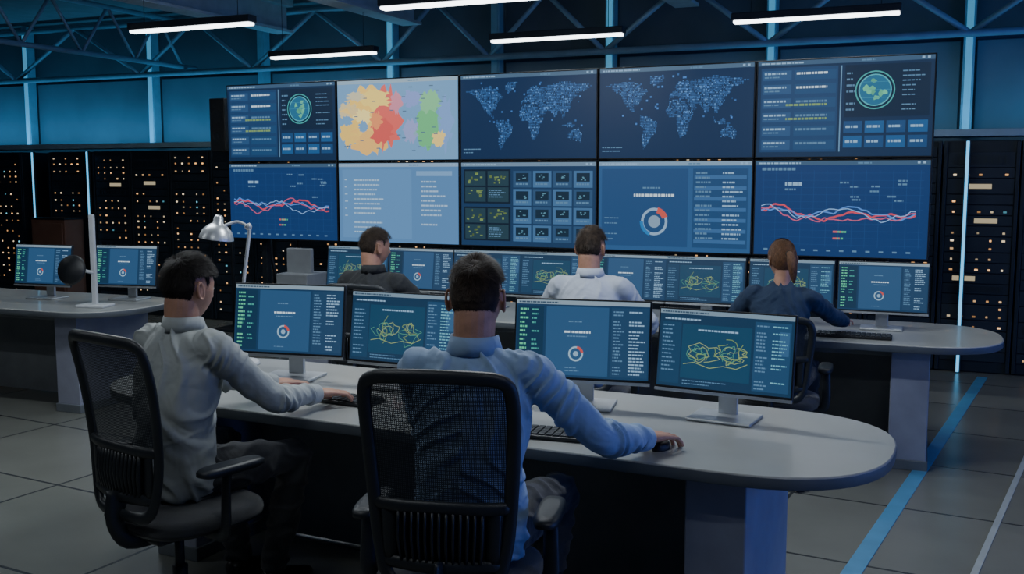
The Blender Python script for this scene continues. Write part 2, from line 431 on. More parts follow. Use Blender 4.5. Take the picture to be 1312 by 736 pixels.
        sv=[V((v.x,v.y,max(v.z,0.002))) for v in sh[0]]
        mb=MB(); mb.add(sv,sh[1],M_shoe,None,True); mb.obj("shoe_"+("r" if sd>0 else "l"),None,root)
    me=remesh(parts,0.0080 if near else 0.014,3)
    displace(me,lambda p: 0.010*ridge(noise.noise(V((p.x*9+seed,p.y*9,p.z*16))),0.28)-0.002)
    me.materials.append(M_trou); place(me,"trousers",None,root)
    hc=W(0,ly(0.62)+0.025,hz)
    HM=Matrix.Translation(hc)@Matrix.Rotation(-y-math.radians(head_yaw),4,'Z')@Matrix.Rotation(math.radians(-head_pitch),4,'X')@Matrix.Scale(s*(0.95 if female else 1.0),4)
    Hi=HM.inverted(); nb=W(0,ly(0.56)-0.01,0.56); nk=0.050 if female else 0.063
    n0=Hi@nb; n1=V((0,-0.030,-0.045)); nm=n0.lerp(n1,0.5)
    parts=HEADP+[loft([(*n0,nk*1.15),(*nm,nk*0.99),(*n1,nk),(*(V((0,-0.02,0.0))),nk*0.9)],4,20)]
    me=remesh(parts,0.0034 if near else 0.006,1)
    me.materials.append(skin); me.materials.append(M_lip)
    for p in me.polygons:
        c=p.center
        if c.y>0.07 and abs(c.x)<0.025 and -0.071<c.z<-0.051: p.material_index=1
    me.transform(HM); place(me,"head",None,root)
    mb=MB()
    for sd in (-1,1):
        ev=[HM@(V((sd*0.031,0.0735,0.003))+v*0.0118) for v in ICO3[0]]; mb.add(ev,ICO3[1],M_eye,None,True)
        iv=[HM@(V((sd*0.031,0.0815,0.003))+v*0.0048) for v in ICO3[0]]; mb.add(iv,ICO3[1],M_iris,None,True)
        bl=loft([(*(HM@V((sd*0.014,0.090,0.023))),0.003),(*(HM@V((sd*0.032,0.086,0.029))),0.0035),(*(HM@V((sd*0.048,0.073,0.024))),0.002)],3,8); mb.add(bl[0],bl[1],hairm,None,True)
    mb.obj("eyes_and_brows",None,root)
    hm=hair_mesh(HM,style,seed,18000 if near else 5000); hm.materials.append(hairm); place(hm,"hair",None,root)
    if style=='f':
        mb=MB(); mb.tube([(0,-0.096,0.032,0.016),(0,-0.118,0.036,0.017),(0.002,-0.140,0.020,0.025),(0.004,-0.155,-0.020,0.029),(0.010,-0.155,-0.065,0.026),(0.016,-0.148,-0.105,0.018),(0.02,-0.145,-0.14,0.006)],hairm,M=HM,seg=16)
        mb.tube([(0,-0.108,0.036,0.019),(0,-0.118,0.037,0.019)],M_black,k=1,M=HM,seg=14); mb.obj("ponytail",None,root)
    if collar:
        mb=MB(); cpos=W(0,ly(0.62)-0.006,0.622); prof=[(0.068,-0.012),(0.067,0.010),(0.066,0.034),(0.071,0.036),(0.078,0.012),(0.087,-0.018)]
        N=32; vs=[];fs=[]
        for rr,z in prof:
            for j in range(N):
                a=2*math.pi*j/N; fr=max(0,math.sin(a)); lo=0.026*fr*fr
                vs.append(cpos+R*rr*s*math.cos(a)+F*rr*s*math.sin(a)+V((0,0,(z-lo)*s)))
        for i in range(len(prof)):
            i2=(i+1)%len(prof)
            for j in range(N): j2=(j+1)%N; fs.append((i*N+j,i*N+j2,i2*N+j2,i2*N+j))
        mb.add(vs,fs,shirt,None,True); mb.obj("collar",None,root)
    for sd in (1,-1):
        S,E,T=arms[sd]; d=(T-E).normalized(); k=s*sw
        mb=MB(); c0=T-d*0.055; c1=T+d*0.004
        mb.tube([(*c0,0.0385*k),(*c0.lerp(c1,0.15),0.0425*k),(*c0.lerp(c1,0.6),0.0410*k),(*c1,0.0385*k)],shirt,k=3,seg=20,cap=-0.3); mb.obj("cuff_"+("r" if sd>0 else "l"),None,root)
        hd=(hdirR if (sd==1 and hdirR) else None)
        f=V(hd) if hd else V((d.x,d.y,0))*0.6+F*0.6
        f.z=-0.10; f.normalize(); up=V((0,0,1)); up=(up-f*up.dot(f)).normalized(); xx=f.cross(up)
        MM=Matrix(((xx.x,f.x,up.x,T.x),(xx.y,f.y,up.y,T.y),(xx.z,f.z,up.z,T.z),(0,0,0,1)))@Matrix.Scale(s*(0.9 if female else 1.10),4)
        hme=HANDM[sd].copy(); hme.materials.append(skin); place(hme,"hand_"+("r" if sd>0 else "l"),MM,root)
    return root
HP2=(-0.13,3.08); HP1=(-1.27,3.74)
person("seated_man",HP2,12,0.515,1.05,M_sh_blue,M_hair2,M_skin,'fade',(0.455,3.37,0.81),(-0.06,3.52,0.82),head_yaw=-4,lean=0.06,hdirR=(0.7,0.72,0),kneex=0.20,seed=1,near=True)
person("seated_man",HP1,32,0.505,1.02,M_sh_white,M_hair,M_skin,'short',(-0.80,4.06,0.815),(-1.00,4.22,0.82),head_yaw=2,lean=0.06,hdirR=(0.75,0.65,0),kneex=0.20,kneey=0.42,anky=0.38,ankx=0.10,seed=2,near=True,hz=0.753)
def loc22(x,y,yaw,dx,dy):
    a=math.radians(yaw); return (x+dx*math.cos(a)+dy*math.sin(a), y-dx*math.sin(a)+dy*math.cos(a))
BACK=(("seated_man",(-0.90,6.40),20,0.48,1.0,M_sh_char,M_hair2,'short',None,None,35,3,False),
  ("seated_man",(0.44,5.80),15,0.50,1.02,M_sh_wh2,M_hair2,'short',None,None,12,4,False),
  ("seated_woman",(1.50,5.66),20,0.475,0.98,M_sh_navy,M_hair3,'f',(2.03,6.10,0.81),(1.42,6.14,0.81),-25,5,True))
for nm,hp,yw,st,sc,shm,hm,sty,hR,hL,hy,sd,fem in BACK:
    a=loc22(hp[0],hp[1],yw,0.22,0.44); b=loc22(hp[0],hp[1],yw,-0.22,0.44)
    person(nm,hp,yw,st,sc,shm,hm,M_skin,sty,hR or (a[0],a[1],0.81),hL or (b[0],b[1],0.81),head_yaw=hy,seed=sd,female=fem,collar=not fem,lean=0.10 if fem else 0.05,hintR=(0.9,-0.3,-0.8),hintL=(-0.9,-0.3,-0.8))

# room frame (the room is turned 23.4 deg clockwise relative to view axis)
TH=23.4; RM=Matrix.Rotation(math.radians(-TH),4,'Z')
def rbox(mb,u0,u1,n0,n1,z0,z1,m,b=0.0): mb.box(((u0+u1)/2,(n0+n1)/2,(z0+z1)/2),(u1-u0,n1-n0,z1-z0),m,b)

# ---------------- room shell ----------------
U0,U1,N0,N1,ZC=-14.0,6.0,-4.0,10.55,3.75
def shell(name,*a):
    mb=MB(); rbox(mb,*a); mb.obj(name,RM)
shell("floor",U0,U1,N0,N1,-0.1,0,M_floor)
shell("ceiling",U0,U1,N0,N1,ZC,ZC+0.1,M_ceil)
shell("wall_back",U0,U1,N1,N1+0.1,0,ZC,M_wall)
shell("wall_front",U0,U1,N0-0.1,N0,0,ZC,M_wall)
shell("wall_left",U0-0.1,U0,N0,N1,0,ZC,M_wall)
shell("wall_right",U1,U1+0.1,N0,N1,0,ZC,M_wall)
posts=[-13.6,-11.8,-9.6,-7.85,-6.03,-4.7,-3.38,-1.71,0.08,1.9,3.7,5.5]
mb=MB()
for a,b in zip(posts[:-1],posts[1:]):
    rbox(mb,a+0.07,b-0.07,N1-0.03,N1-0.002,2.12,2.95,M_wpan,0.008)
mb.obj("trim_1",RM)
mb=MB()
for p in posts:
    rbox(mb,p-0.05,p+0.05,N1-0.16,N1-0.035,2.06,ZC-0.02,M_post,0.004)
    rbox(mb,p-0.03,p+0.03,N1-0.17,N1-0.158,2.1,ZC-0.1,M_cyan2 if p in (-11.8,-9.6,-6.03,-3.38,-1.71,0.08) else M_post)  # glowing face added to some posts so they look lit in cyan
mb.obj("trim_2",RM)
mb=MB()
rbox(mb,U0+0.1,U1-0.1,N1-1.03,N1-0.7,2.03,2.09,M_truss,0.005)
mb.obj("trim_3",RM)
mb=MB(); tn=N1-0.32
for z in (2.98,3.62):
    mb.cyl((U0+0.1,tn,z),(U1-0.1,tn,z),0.035,M_truss,seg=8)
for a,b in zip(posts[:-1],posts[1:]):
    c=(a+b)/2
    mb.cyl((a,tn,2.98),(c,tn,3.62),0.028,M_truss,seg=8); mb.cyl((b,tn,2.98),(c,tn,3.62),0.028,M_truss,seg=8)
for p in posts: mb.cyl((p,tn,2.98),(p,N1-0.15,2.98),0.02,M_truss,seg=8)
mb.obj("roof_truss",RM)
mb=MB()
for u in (-12.4,-8.9):
    for z in (3.05,3.6): mb.cyl((u,3.0,z),(u,N1-0.1,z),0.03,M_truss,seg=8)
    n=3.0
    while n<N1-0.6:
        mb.cyl((u,n,3.05),(u,n+0.4,3.6),0.018,M_truss,seg=6); mb.cyl((u,n+0.8,3.05),(u,n+0.4,3.6),0.018,M_truss,seg=6); n+=0.8
mb.obj("roof_truss",RM)
for u in (-7.3,-5.6,-2.5,0.6,3.7):
    mb=MB(); rbox(mb,u-0.12,u+0.12,N0+0.1,N1-0.4,3.36,3.39,M_beam); rbox(mb,u-0.02,u+0.02,N0+0.1,N1-0.4,3.39,3.66,M_beam); rbox(mb,u-0.12,u+0.12,N0+0.1,N1-0.4,3.66,3.74,M_beam)
    mb.obj("ceiling_beam",RM)

def light(name,loc,energy,color,sx,sy,rot=(0,0,0),spread=None):
    L=bpy.data.lights.new(name,'AREA'); L.shape='RECTANGLE'; L.size=sx; L.size_y=sy; L.energy=energy; L.color=color
    if spread: L.spread=math.radians(spread)
    o=bpy.data.objects.new(name,L); SC.collection.objects.link(o); o.location=loc; o.rotation_euler=rot; return o
mb=MB()
mb.box((0,0,0.035),(1.30,0.11,0.06),M_fix,0.008); mb.box((0,0,-0.005),(1.27,0.085,0.025),M_tube,0.008)
for x in (-0.5,0.5): mb.cyl((x,0,0.06),(x,0,ZC-2.95),0.003,M_fix,seg=6)
ME_fix=mb.mesh("linear_pendant_light")
fx=[(-2.73,8.8,12,2),(-1.98,10.8,9,0),(-0.39,7.55,15,2),(0.398,9.44,10,1),(2.4,8.24,10,1),
    (-2.3,5.6,33,3),(0.1,4.75,42,2),(2.6,5.4,13,0),(-1.7,2.2,11,0),(0.9,1.3,6,0),(3.2,2.2,4,0),(-4.6,4.2,12,0),(-5.4,8.6,9,4)]
for x,y,e,up in fx:
    place(ME_fix,"linear_pendant_light",XF(x,y,2.95,TH))
    light("pendant_lamp",(x,y,2.925),e,(0.90,0.96,1.0),1.25,0.08,(0,0,math.radians(-TH)))
    if up: light("added_ceiling_fill",(x,y,3.03),up*1.2,(0.5,0.75,1.0),1.2,0.08,(math.pi,0,math.radians(TH)))  # added upward fill to lighten the dark ceiling between the fixtures

# ---------------- server racks ----------------
def rack_mesh(seed):
    rnd=random.Random(seed); mb=MB()
    mb.box((0,0.5,1.0),(0.59,0.96,1.99),M_rack,0.006)
    for sx in (-0.28,0.28): mb.box((sx,0.005,1.0),(0.03,0.03,1.97),M_rack,0.003)
    z=0.10
    while z<1.9:
        h=rnd.choice([0.09,0.09,0.135])
        if z+h>1.95: break
        mb.box((0,0.012,z+h/2),(0.52,0.02,h-0.008),M_slot,0.002)
        kind=rnd.random()
        if kind<0.88:
            for r in range(max(1,int(h/0.065))):
                for i in range(5):
                    if rnd.random()<0.60:
                        x=-0.2+i*0.1; zz=z+0.03+r*0.07; b=rnd.choice([0.2,0.4,0.7,1.0]); w=rnd.choice([0.008,0.010,0.013])
                        c=rnd.choice([(1.0,0.50,0.18),(1.0,0.50,0.18),(1.0,0.60,0.28),(0.9,0.72,0.45)])
                        if rnd.random()<0.06: c=(0.2,0.7,0.9)
                        mb.add([(x-w,-0.0005,zz-0.008),(x+w,-0.0005,zz-0.008),(x+w,-0.0005,zz+0.008),(x-w,-0.0005,zz+0.008)],[(0,1,2,3)],M_led,None,False,tuple(k*b*0.5 for k in c))
        elif kind<0.92:
            x=rnd.uniform(-0.12,0.1); zz=z+h/2
            mb.add([(x-0.09,-0.0005,zz-0.02),(x+0.09,-0.0005,zz-0.02),(x+0.09,-0.0005,zz+0.02),(x-0.09,-0.0005,zz+0.02)],[(0,1,2,3)],M_led,None,False,(0.13,0.11,0.07))
        else:
            for i in range(9): mb.box((-0.2+i*0.05,0.0,z+h/2),(0.03,0.012,round(h*0.5,3)),M_rack,0.0)
        z+=h
    return mb.mesh("server_rack")
RK=[rack_mesh(i) for i in range(5)]
u=-13.7; RN_=9.52; i=0
while u<5.5:
    if u+0.3>-10.78 and u-0.3<-9.8:
        place(RK[2],"server_rack",RM@Matrix.Translation((-10.26,RN_+0.05,0)))
        u=-9.8+0.33; continue
    if abs(u-0.10)<0.34 and u<0.10: u=0.10+0.35
    place(RK[(i*3+1)%5],"server_rack",RM@Matrix.Translation((u,RN_,0)))
    i+=1; u+=0.605
def strip(u,n,z0,z1,w=0.018,name="led_light_strip"):
    mb=MB(); mb.box((0,0.02,(z0+z1)/2),(w+0.02,0.03,z1-z0),M_fix,0.002); mb.box((0,0,(z0+z1)/2),(w,0.014,z1-z0-0.02),M_cyan,0.002)
    return mb.obj(name,RM@Matrix.Translation((u,n,0)))
strip(0.10,RN_-0.06,0.0,2.0,0.024); strip(-9.80,RN_-0.05,0.0,2.0); strip(-10.72,RN_-0.05,0,2.0); strip(-7.1,RN_-0.05,0,2.0)
strip(1.95,RN_-0.05,0.0,2.0)
mb=MB(); mb.box((0,0,0.58),(0.56,0.30,1.16),M_brown,0.01); mb.box((0,-0.155,0.42),(0.50,0.02,0.7),M_brown,0.01); mb.box((0,-0.155,0.96),(0.50,0.02,0.32),M_brown,0.01)
mb.cyl((0.18,-0.18,0.45),(0.18,-0.18,0.6),0.008,M_silver); mb.box((0,0,1.17),(0.58,0.32,0.02),M_dark,0.004)
mb.obj("storage_cabinet",RM@Matrix.Translation((-10.22,9.36,0)))

# ---------------- screen graphics ----------------
class Scr:
    def __init__(s,bg): s.q=[]; s.rect(0,0,1,1,bg,0)
    def poly(s,pts,col,l=1): s.q.append((list(pts),col,l))
    def rect(s,x0,y0,x1,y1,col,l=1): s.poly([(x0,y0),(x1,y0),(x1,y1),(x0,y1)],col,l)
    def line(s,pts,w,col,l=3,asp=1.75):
        for (x0,y0),(x1,y1) in zip(pts[:-1],pts[1:]):
            dx=(x1-x0)*asp; dy=y1-y0; L=math.hypot(dx,dy) or 1e-6; nx=-dy/L*w/2/asp; ny=dx/L*w/2
            s.poly([(x0-nx,y0-ny),(x1-nx,y1-ny),(x1+nx,y1+ny),(x0+nx,y0+ny)],col,l)
    def ring(s,cx,cy,r0,r1,col,a0=0,a1=360,l=3,asp=1.75,n=28):
        k=max(2,int(n*(a1-a0)/360))
        for i in range(k):
            a=math.radians(a0+(a1-a0)*i/k); b=math.radians(a0+(a1-a0)*(i+1)/k)
            s.poly([(cx+r0*math.cos(a)/asp,cy+r0*math.sin(a)),(cx+r1*math.cos(a)/asp,cy+r1*math.sin(a)),(cx+r1*math.cos(b)/asp,cy+r1*math.sin(b)),(cx+r0*math.cos(b)/asp,cy+r0*math.sin(b))],col,l)
    def text(s,x,y,w,h,col,rnd,l=3):
        cx=x
        while cx<x+w-0.002:
            ww=min(rnd.uniform(0.008,0.03),x+w-cx); s.rect(cx,y,cx+ww,y+h,col,l); cx+=ww+0.005
    def rows(s,x,y0,y1,w,n,col,rnd,h=0.012,l=3,fill=0.9):
        for i in range(n):
            if rnd.random()<fill:
                y=y1-(i+0.7)*(y1-y0)/n; s.text(x,y,w*rnd.uniform(0.5,1),h,col,rnd,l)
    def draw(s,mb,w,h,M,m=M_scr):
        for pts,col,l in s.q:
            mb.add([((x-0.5)*w,-0.0006*l,(y-0.5)*h) for x,y in pts],[tuple(range(len(pts)))],m,M,False,col)
C=lambda r,g,b,k=1.0: tuple(x*k for x in lin(r,g,b))
NAVY=C(20,42,72); NAVY2=C(28,58,96); PAN=C(40,74,114); TXT=C(130,165,195); TXTD=C(82,118,150); WH=C(190,210,225)
def header(s,r,col=None):
    s.rect(0,0.955,1,1,col or C(55,82,110),1); s.text(0.02,0.968,0.25,0.016,TXT,r); s.text(0.6,0.968,0.08,0.016,TXTD,r); s.rect(0.93,0.968,0.945,0.99,TXT,3); s.rect(0.96,0.968,0.975,0.99,TXT,3)
def scr_dash(seed):
    r=random.Random(seed); s=Scr(NAVY); header(s,r)
    s.rect(0.02,0.05,0.47,0.93,NAVY2,1)
    for i in range(6):
        y=0.80-i*0.145
        s.rect(0.03,y,0.20,y+0.10,PAN,2); s.text(0.04,y+0.06,0.13,0.02,TXT,r); s.text(0.04,y+0.025,0.09,0.014,TXTD,r)
        s.rect(0.22,y,0.46,y+0.10,C(30,66,105),2); s.text(0.23,y+0.055,0.18,0.022,WH if i<2 else TXTD,r)
        if i in (2,3): s.text(0.17,y+0.02,0.24,0.022,C(115,145,90),r)
    s.rect(0.485,0.05,0.492,0.93,C(90,130,165),2)
    s.rect(0.51,0.40,0.98,0.93,C(14,34,58),1)
    s.ring(0.68,0.67,0.182,0.195,C(60,150,150)); s.ring(0.68,0.67,0.0,0.155,C(34,96,130),l=2); s.ring(0.68,0.67,0.150,0.162,C(70,160,175))
    for k in range(9):
        a=r.uniform(0,6.28); q=r.uniform(0.02,0.10); cx=0.68+q*math.cos(a)/1.75; cy=0.67+q*math.sin(a)
        s.poly([(cx+r.uniform(0.012,0.04)*math.cos(t*0.785)/1.75,cy+r.uniform(0.012,0.045)*math.sin(t*0.785)) for t in range(8)],C(95,185,150,r.uniform(0.5,1)),3)
    for k in (-0.08,0,0.08): s.rect(0.68-math.sqrt(0.0225-k*k)/1.75,0.67+k,0.68+math.sqrt(0.0225-k*k)/1.75,0.674+k,C(60,130,160),4)
    s.rows(0.83,0.45,0.88,0.13,9,TXTD,r)
    s.rows(0.52,0.45,0.88,0.06,7,TXTD,r,0.018)
    for j in range(2):
        for i in range(4):
            x=0.51+i*0.12; y=0.09+j*0.15; s.rect(x,y,x+0.105,y+0.12,C(28,66,110) if (i+j)%2 else C(32,80,130),2); s.text(x+0.012,y+0.05,0.07,0.025,TXT,r)
    return s
CONT=[[(-165,65),(-125,70),(-95,72),(-80,65),(-60,52),(-75,42),(-82,28),(-97,25),(-90,17),(-83,9),(-105,20),(-117,32),(-125,45),(-150,60)],
[(-55,82),(-20,80),(-25,70),(-45,60),(-55,68)],
[(-78,8),(-60,8),(-35,-6),(-40,-22),(-55,-35),(-68,-54),(-73,-40),(-70,-18),(-80,-5)],
[(-10,36),(-8,44),(0,49),(8,54),(5,60),(15,68),(30,70),(60,70),(100,77),(140,72),(178,68),(160,60),(140,54),(130,42),(122,38),(120,25),(108,20),(106,10),(100,8),(98,17),(90,22),(80,8),(72,20),(60,25),(55,18),(44,13),(36,30),(28,37),(15,38),(5,42)],
[(-16,15),(-8,33),(10,37),(32,31),(43,11),(51,11),(40,-5),(35,-22),(25,-34),(18,-33),(10,-5),(8,5),(-8,5)],
[(114,-22),(130,-12),(142,-12),(152,-26),(147,-38),(130,-32),(116,-34)],[(96,3),(105,-6),(118,2),(125,-4),(140,-8),(118,-9),(100,-7)],[(130,31),(141,36),(144,44),(138,36)]]
def inpoly(x,y,P):
    c=False; j=len(P)-1
    for i in range(len(P)):
        xi,yi=P[i]; xj,yj=P[j]
        if (yi>y)!=(yj>y) and x<(xj-xi)*(y-yi)/(yj-yi)+xi: c=not c
        j=i
    return c
def scr_world(seed):
    r=random.Random(seed); s=Scr(C(20,42,74)); header(s,r,C(70,95,120))
    lon=-168
    while lon<180:
        lat=-55
        while lat<80:
            if any(inpoly(lon+r.uniform(-1,1),lat+r.uniform(-1,1),P) for P in CONT) and r.random()<0.85:
                x=(lon+172)/352*0.96+0.02; y=(lat+62)/148*0.9+0.04
                b=r.random(); c=C(40,76,122) if b<0.6 else (C(52,96,150) if b<0.9 else C(85,130,185))
                w=r.uniform(0.005,0.009); s.rect(x-w/2,y-w*0.9,x+w/2,y+w*0.9,c,2)
            lat+=2.9
        lon+=2.6
    for k in range(40):
        x=r.uniform(0.15,0.92); y=r.uniform(0.35,0.9); s.rect(x,y,x+0.012,y+0.02,C(70,125,200,r.uniform(0.4,1)),3)
    s.rows(0.02,0.06,0.14,0.14,2,TXTD,r)
    return s
def scr_map(seed):
    r=random.Random(seed); s=Scr(C(105,150,192)); header(s,r,C(140,165,182))
    def blob(cx,cy,rx,ry,col,l=2,n=34,j=0.45):
        s.poly([(min(0.98,max(0.01,cx+rx*math.cos(6.283*i/n)*(1+r.uniform(-j,j)*0.7))),min(0.94,max(0.02,cy+ry*math.sin(6.283*i/n)*(1+r.uniform(-j,j)*0.7)))) for i in range(n)],col,l)
    blob(0.10,0.62,0.09,0.10,C(205,190,145)); blob(0.26,0.62,0.20,0.29,C(238,196,98)); blob(0.11,0.36,0.10,0.18,C(228,190,100),2)
    blob(0.42,0.55,0.12,0.38,C(215,95,88),3); blob(0.28,0.26,0.16,0.18,C(230,180,100),2); blob(0.33,0.76,0.12,0.12,C(240,208,110),4); blob(0.38,0.34,0.09,0.15,C(205,85,80),4)
    blob(0.50,0.70,0.05,0.12,C(200,130,150),4); blob(0.22,0.42,0.04,0.07,C(105,150,192),5); blob(0.08,0.5,0.05,0.06,C(105,150,192),5); blob(0.33,0.50,0.05,0.10,C(228,140,90),5)
    blob(0.76,0.42,0.10,0.28,C(95,180,120),3); blob(0.78,0.70,0.08,0.13,C(120,190,140),4); blob(0.62,0.35,0.06,0.14,C(140,150,200),3); blob(0.63,0.75,0.08,0.1,C(125,145,205),3); blob(0.90,0.45,0.06,0.3,C(115,150,205),3)
    blob(0.22,0.55,0.07,0.09,C(245,222,140),4); blob(0.16,0.80,0.07,0.06,C(195,190,160),4); blob(0.85,0.25,0.05,0.1,C(230,200,120),5)
    for k in range(30): x=r.uniform(0.05,0.9);y=r.uniform(0.08,0.9); s.rect(x,y,x+0.03,y+0.012,C(80,105,130),6)
    return s
def scr_chart(seed):
    r=random.Random(seed); s=Scr(C(24,52,98)); header(s,r)
    for i in range(11): s.rect(0.04,0.12+i*0.075,0.97,0.1225+i*0.075,C(34,68,118),1)
    for i in range(13): s.rect(0.05+i*0.075,0.10,0.052+i*0.075,0.9,C(34,68,118),1)
    s.text(0.04,0.90,0.2,0.03,TXTD,r); s.text(0.18,0.74,0.10,0.035,TXT,r); s.text(0.18,0.69,0.07,0.02,TXTD,r)
    for c,w,b,sd in ((C(195,70,85),0.018,0.46,1),(C(75,125,200),0.014,0.47,2),(C(180,85,115),0.012,0.43,3),(C(125,165,215),0.009,0.45,4)):
        q=random.Random(seed*10+sd); y=b; P=[]
        for i in range(34): 
            y+=q.uniform(-0.035,0.035)+(b-y)*0.15; P.append((0.04+i*0.027,y+0.04*math.sin(i*0.35+sd*0.4)))
        s.line(P,w,c,3+sd)
    for c,x in ((C(190,90,90),0.47),(C(80,170,125),0.49)): s.text(x,0.25,0.06,0.02,c,r); s.text(x,0.18,0.04,0.02,c,r)
    for i in range(12): s.rect(0.06+i*0.075,0.05,0.085+i*0.075,0.068,TXTD,3)
    for k in range(10): s.text(r.uniform(0.5,0.9),r.uniform(0.55,0.85),0.05,0.018,TXTD,r)
    return s
def scr_doc(seed):
    r=random.Random(seed); s=Scr(C(80,122,168)); header(s,r,C(125,155,185))
    s.rect(0.03,0.05,0.62,0.92,C(86,130,177),1)
    s.rows(0.13,0.10,0.88,0.32,13,C(155,185,210),r,0.018,fill=0.8); s.rows(0.70,0.15,0.80,0.22,11,C(150,180,208),r,0.02,fill=0.85); s.rows(0.05,0.3,0.85,0.03,6,C(155,185,210),r)
    s.rect(0.66,0.84,0.95,0.9,C(110,150,192),2)
    return s
def scr_thumbs(seed):
    r=random.Random(seed); s=Scr(C(26,52,84)); header(s,r,C(100,125,150))
    for j in range(2):
        y0=0.06+j*0.45
        s.rect(0.02,y0,0.38,y0+0.41,C(16,30,46),1)
        for a in range(2):
            for b in range(2):
                x=0.03+a*0.175; y=y0+0.02+b*0.195; s.rect(x,y,x+0.16,y+0.175,C(34,58,70),2)
                if a==0 or b==1:
                    for k in range(10):
                        xx=x+r.uniform(0.01,0.13); yy=y+r.uniform(0.02,0.14); s.rect(xx,yy,xx+r.uniform(0.008,0.025),yy+r.uniform(0.01,0.03),C(120,145,85,r.uniform(0.3,0.9)),3)
                else:
                    s.rows(x+0.01,y+0.02,y+0.15,0.13,5,TXTD,r)
    for i in range(4):
        for j in range(4):
            x=0.40+i*0.148; y=0.06+j*0.215; s.rect(x,y,x+0.135,y+0.195,C(60,98,138) if r.random()<0.6 else C(42,72,106),1)
            s.rect(x+0.02,y+0.07,x+0.115,y+0.17,C(20,40,58),2)
            for k in range(4): a=r.uniform(0.03,0.09);b=r.uniform(0.08,0.14); s.rect(x+a,y+b,x+a+0.012,y+b+0.012,C(80,125,145),3)
            s.text(x+0.02,y+0.03,0.09,0.02,TXTD,r)
    return s
def scr_gauge(seed):
    r=random.Random(seed); s=Scr(C(42,80,124)); header(s,r,C(115,145,172))
    s.rect(0.02,0.05,0.60,0.92,C(34,68,110),1); s.text(0.24,0.61,0.27,0.03,WH,r); s.text(0.30,0.70,0.12,0.018,TXTD,r)
    s.ring(0.38,0.33,0.125,0.155,C(130,160,190)); s.ring(0.38,0.33,0.10,0.165,C(190,80,72),20,75,4); s.ring(0.38,0.33,0.13,0.17,C(40,110,170),180,250,4); s.ring(0.38,0.33,0,0.07,C(120,145,170),l=2)
    s.rect(0.63,0.05,0.98,0.92,C(32,66,106),1); s.rows(0.65,0.08,0.90,0.12,16,TXTD,r,0.02); s.rows(0.82,0.08,0.90,0.14,16,TXT,r,0.018)
    for i in range(7): s.rect(0.64,0.10+i*0.118,0.97,0.14+i*0.118,C(52,92,138),2)
    s.rows(0.04,0.10,0.4,0.1,5,TXTD,r)
    return s
def scr_monA(seed):
    r=random.Random(seed); s=Scr(C(26,54,84)); s.rect(0,0.945,1,1,C(125,145,160),1); s.text(0.02,0.96,0.3,0.02,C(50,70,88),r)
    s.rect(0.01,0.03,0.21,0.92,C(22,48,72),1); s.rows(0.03,0.05,0.90,0.07,15,C(85,180,140),r,0.026,fill=0.95); s.rows(0.12,0.05,0.90,0.06,15,C(65,145,135),r,0.022,fill=0.75)
    s.rect(0.23,0.03,0.70,0.92,C(42,76,112),1); s.text(0.37,0.58,0.2,0.026,WH,r); s.text(0.39,0.53,0.15,0.015,TXTD,r); s.text(0.40,0.72,0.1,0.018,TXTD,r)
    s.ring(0.46,0.31,0.075,0.098,C(140,170,190)); s.ring(0.46,0.31,0.07,0.103,C(185,75,70),10,80,4); s.ring(0.46,0.31,0.0,0.035,C(130,160,185),l=3); s.rows(0.38,0.07,0.15,0.16,2,TXTD,r)
    s.rect(0.72,0.03,0.99,0.92,C(32,60,90),1); s.rows(0.735,0.05,0.89,0.08,20,TXTD,r,0.018); s.rows(0.85,0.05,0.89,0.12,20,TXT,r,0.018,fill=0.7)
    return s
def scr_monB(seed):
    r=random.Random(seed); s=Scr(C(24,50,76)); s.rect(0,0.945,1,1,C(110,132,150),1); s.text(0.02,0.96,0.35,0.02,C(50,70,88),r); s.text(0.04,0.87,0.28,0.02,TXT,r)
    s.rect(0.02,0.04,0.17,0.84,C(28,58,86),1); s.rows(0.03,0.08,0.82,0.11,14,TXTD,r,0.018)
    s.rect(0.18,0.12,0.70,0.82,C(28,62,88),1); s.text(0.3,0.74,0.3,0.022,TXT,r)
    col=[C(118,145,80),C(140,158,105),C(80,140,115)]
    for b in range(12):
        q=random.Random(seed*31+b); cx=0.32+0.25*(b%2)+q.uniform(-0.05,0.05); cy=0.44+q.uniform(-0.09,0.09); rx=q.uniform(0.025,0.11); ry=q.uniform(0.03,0.14); P=[]; a0=q.uniform(0,6)
        for i in range(15):
            a=a0+5.2*i/14; k=1+q.uniform(-0.3,0.3); P.append((cx+rx*k*math.cos(a),cy+ry*k*math.sin(a)))
        s.line(P,0.0075,col[b%3],3)
    s.line([(0.2,0.30),(0.28,0.33),(0.4,0.27),(0.5,0.31),(0.6,0.29),(0.68,0.36)],0.008,C(140,158,100),4)
    s.rows(0.2,0.03,0.11,0.4,2,TXTD,r)
    s.rect(0.72,0.04,0.98,0.91,C(34,66,98),1); s.rows(0.735,0.05,0.88,0.09,19,TXTD,r,0.018); s.rows(0.85,0.05,0.88,0.11,19,C(100,160,180),r,0.018,fill=0.6)
    s.rect(0.90,0.5,0.97,0.8,C(50,86,122),2)
    return s

